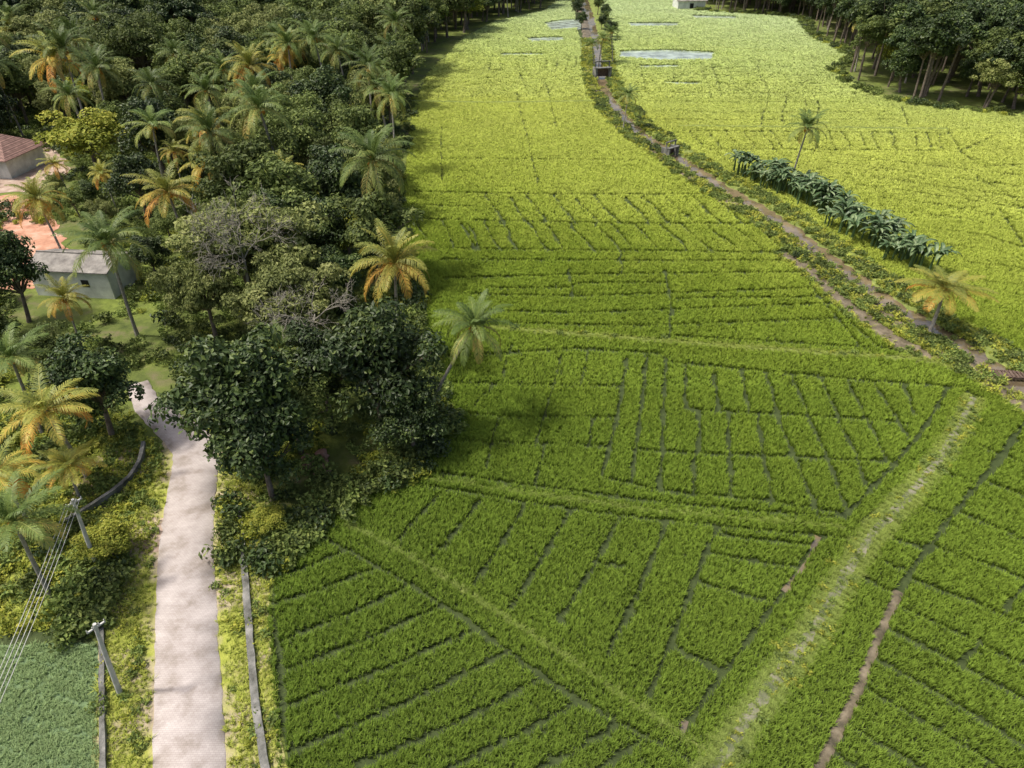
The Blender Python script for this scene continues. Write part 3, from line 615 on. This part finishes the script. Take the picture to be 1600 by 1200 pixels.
p=scatter((20,420,100,640),5.0); p=p[inpoly(p,rforest)&(dline(p,rf_edge)>1.2)&in_view(p,15)]
mass("forest_edge_woodland",p,[1,1,1,.5,.5,.4,5,5,2.0,.03,.3,.3,.3,.03,.03],.85,1.2)
q=along(canal,5,70,2.5); q=q[q[:,1]>200]; mass("canal_bushes",q,[1,1,1,2,2,2,0,0,0,0,0.6,0,0,0,0],.3,.55)
sh=[shrub_mesh("shrub",91,M_mid,1.0,240,.14),shrub_mesh("shrub",92,M_weed,.9,240,.13),shrub_mesh("shrub",93,M_yel,.8,220,.12),shrub_mesh("shrub",94,M_dark,1.1,240,.15)]
p=scatter((-140,10,20,150),1.6); p=p[inpoly(p,village)&in_view(p,4)&~inpoly(p,verge)]
k=(dline(p,road_c)>2.4)&(dline(p,road_c2)>2)
for c,r_ in clear: k&=np.hypot(*(p-np.array(c)).T)>r_*.8
p=p[k]; n=len(p); idx=np.where(p[:,1]<38,rng.choice(4,n,p=[.2,.42,.36,.02]),rng.choice(4,n,p=[.36,.34,.16,.14])); s_=rng.uniform(.5,1.3,n)*np.where(p[:,1]<34,.75,1)
instancer("undergrowth",p,rng.uniform(0,6.28,n),s_,idx,sh)
e=np.vstack([along(fe[8:-3],1.2,260),along(PL([(365,800),(372,850),(380,890)]),.6,14),along(PL([(150,900),(140,960),(90,985)]),1.2,40),along(rf_edge,1.8,330)])
n=len(e); instancer("hedge_shrubs",e,rng.uniform(0,6.28,n),rng.uniform(.6,1.4,n),rng.choice(4,n,p=[.35,.35,.15,.15]),sh)
q=along(canal[4:16],3.6,420,1.5); n=len(q); instancer("bank_shrubs",q,rng.uniform(0,6.28,n),rng.uniform(.3,.95,n),rng.choice(4,n,p=[.35,.5,.1,.05]),sh)
bn=[banana_mesh("banana_mesh",i+100) for i in range(4)]
for row,n_,jt in (([(1160,275),(1200,290),(1240,308),(1290,335),(1320,355),(1360,380),(1400,405),(1445,428)],50,.9),([(1190,285),(1250,308),(1290,328)],8,.8),([(215,215),(260,225)],5,.5)):
    ln=smooth(PL(row),.5)
    for i in np.linspace(0,len(ln)-1,n_).astype(int):
        obj("banana_plant",bn[rng.integers(0,4)],(ln[i,0]+rng.normal()*jt,ln[i,1]+rng.normal()*jt,.1),rng.uniform(0,6.28),rng.uniform(.6,1.2))
# ------------------------------------------------------------------ buildings
def house(name,c,rz,L,D,wh,rh,wall,roof,over=.5,hip=0,openings=()):
    e=empty(name,(c[0],c[1],0),rz)
    m=MB(); m.box((0,0,wh/2-.1),(L,D,wh+.2))
    if not hip: m.add([(-L/2,-D/2,wh),(-L/2,D/2,wh),(-L/2,0,wh+rh*.93)],[(0,1,2)]); m.add([(L/2,-D/2,wh),(L/2,D/2,wh),(L/2,0,wh+rh*.93)],[(0,2,1)])
    obj("walls",m.mesh(name+"_walls",[wall]),parent=e)
    a,b_=L/2+over,D/2+over; z0=wh-rh*over/(D/2)+.06; zt=wh+rh+.06; m=MB()
    for dz in(0,-.08):
        m.add([(-a,-b_,z0+dz),(a,-b_,z0+dz),(a-hip,0,zt+dz),(-a+hip,0,zt+dz),(a,b_,z0+dz),(-a,b_,z0+dz)],[(0,1,2,3),(3,2,4,5)]+([(1,4,2),(0,3,5)] if hip else []))
    m.box((0,0,zt+.03),(2*(a-hip),.22,.14))
    obj("roof",m.mesh(name+"_roof",[roof]),parent=e)
    m=MB()
    for (x,y,z,dx,dy,dz_) in openings: m.box((x,y,z),(dx,dy,dz_))
    if openings: obj("openings",m.mesh(name+"_openings",[M_dk]),parent=e)
    return e
cx,cy=P(-5,262,1.2)
house("tiled_house",(cx-2.2,cy+3),-.12,11,8,3.2,2.2,M_white,M_tile,.7,3.5,[(2.5,-4.01,1.6,1.2,.06,1.2),(-2,-4.01,1.1,1,.06,2.1)])
cx,cy=P(120,446,1.2)
house("village_house",(cx,cy+2),-.10,8.6,4.8,3.1,.8,M_white,M_grey,.25,0,[(1.6,-2.41,1.7,.8,.06,.8)])
cx,cy=P(1076,8,1); house("field_hut",(cx,cy),.1,10,7,3,1.6,M_white,M_grey,.6,0,[(0,-3.51,1,1.4,.06,2)])
# ------------------------------------------------------------------ walls, drains
def wall(name,px,h_,th,m): return ribbon(name,PL(px),[(-th/2,0),(-th/2,h_),(-th/2,h_),(th/2,h_),(th/2,h_),(th/2,0)],m,.6,.02,smooth_=False)
wall("boundary_wall",[(228,700),(222,728),(205,755),(178,778),(140,803),(108,822)],.7,.25,M_conc)
wall("drain_wall",[(383,882),(388,950),(394,1030),(402,1110),(414,1190),(425,1260)],.35,.38,M_conc)
wall("drain_wall",[(160,955),(162,1040),(163,1120),(165,1260)],.4,.26,M_conc)
wall("boundary_wall",[(372,795),(380,830),(382,882)],.4,.2,M_conc)
# ------------------------------------------------------------------ utility poles and wires
def pole(base,h_,tilt):
    x,y=P(*base); e=empty("utility_pole",(x,y,0))
    m=MB(); m.tube([(0,0,-.4),(tilt[0]*.5,tilt[1]*.5,h_*.5),(tilt[0],tilt[1],h_)],[.15,.12,.09],0,8); obj("shaft",m.mesh("pole_shaft",[M_pole],False),parent=e)
    m=MB(); m.box((tilt[0],tilt[1],h_-.25),(.9,.08,.08),0,.9)
    for k in(-.42,-.15,.15,.42): m.tube([(tilt[0]+k*math.cos(.9),tilt[1]+k*math.sin(.9),h_-.21),(tilt[0]+k*math.cos(.9),tilt[1]+k*math.sin(.9),h_-.08)],[.035,.025],0,6)
    obj("crossarm",m.mesh("pole_crossarm",[M_pole]),parent=e); return np.array([x+tilt[0],y+tilt[1],h_-.1])
t1=pole((152,888),6.0,(.6,.1)); t2=pole((187,1085),6.0,(.7,.1)); x,y=P(-120,1330,7.5); t3=np.array([x,y,7.5])
m=MB()
for k in(-.42,-.15,.15,.42):
    off=np.array([k*.62,k*.78,0])
    pts=[t1+off+(t3-t1)*t+np.array([0,0,-1.6*t*(1-t)]) for t in np.linspace(0,1,14)]
    m.tube(pts,[.016]*14,0,4)
obj("overhead_wires",m.mesh("overhead_wires",[M_pole]))
m=MB(); m.tube([(t3[0],t3[1],-.3),(t3[0],t3[1],4),(t3[0],t3[1],7.8)],[.16,.13,.1],0,8); obj("utility_pole",m.mesh("pole_shaft",[M_pole]))
# ------------------------------------------------------------------ small canal structures
def sluice(u,v,rz,s_=1.0):
    x,y=P(u,v); e=empty("sluice_gate",(x,y,0),rz); m=MB()
    for sx in(-1.1,1.1): m.box((sx*s_,0,.7*s_),(.3*s_,1.6*s_,1.6*s_)); m.box((sx*s_,0,1.9*s_),(.16*s_,.16*s_,.9*s_))
    m.box((0,0,2.36*s_),(2.5*s_,.22*s_,.16*s_)); m.box((0,-.5*s_,1.56*s_),(2.6*s_,.7*s_,.12*s_)); obj("frame",m.mesh("sluice_frame",[M_conc]),parent=e)
    m=MB(); m.box((0,.1,.85*s_),(1.9*s_,.08,1.2*s_)); m.box((0,.1,1.9*s_),(.08,.08,.9*s_)); obj("gate",m.mesh("sluice_gate_leaf",[M_wood]),parent=e)
sluice(1046,244,.7,1.0); sluice(940,122,.2,1.5)
x,y=P(1590,592); e=empty("foot_bridge",(x,y,.35),-.12); m=MB()
for k in range(-8,9): m.box((k*.32,0,.12),(.22,1.1,.06))
m.box((0,-.45,0),(5.6,.14,.16)); m.box((0,.45,0),(5.6,.14,.16)); obj("deck",m.mesh("bridge_deck",[M_wood]),parent=e)
m=MB(); r=np.random.default_rng(3)
for _ in range(16):
    bx,by=P(r.uniform(478,512),r.uniform(712,752)); s_=r.uniform(.25,.6); d=rnd_unit(12,r)*s_
    bm=bmesh.new(); 
    for q in d: bm.verts.new((bx+q[0],by+q[1],.3+q[2]*.8))
    bmesh.ops.convex_hull(bm,input=bm.verts); bm.verts.index_update(); 
    vs=[v for v in bm.verts if v.link_faces]; im={v:i for i,v in enumerate(vs)}
    m.add([tuple(v.co) for v in vs],[tuple(im[v] for v in f.verts) for f in bm.faces]); bm.free()
obj("rubble_pile",m.mesh("rubble_pile",[M_rock]))
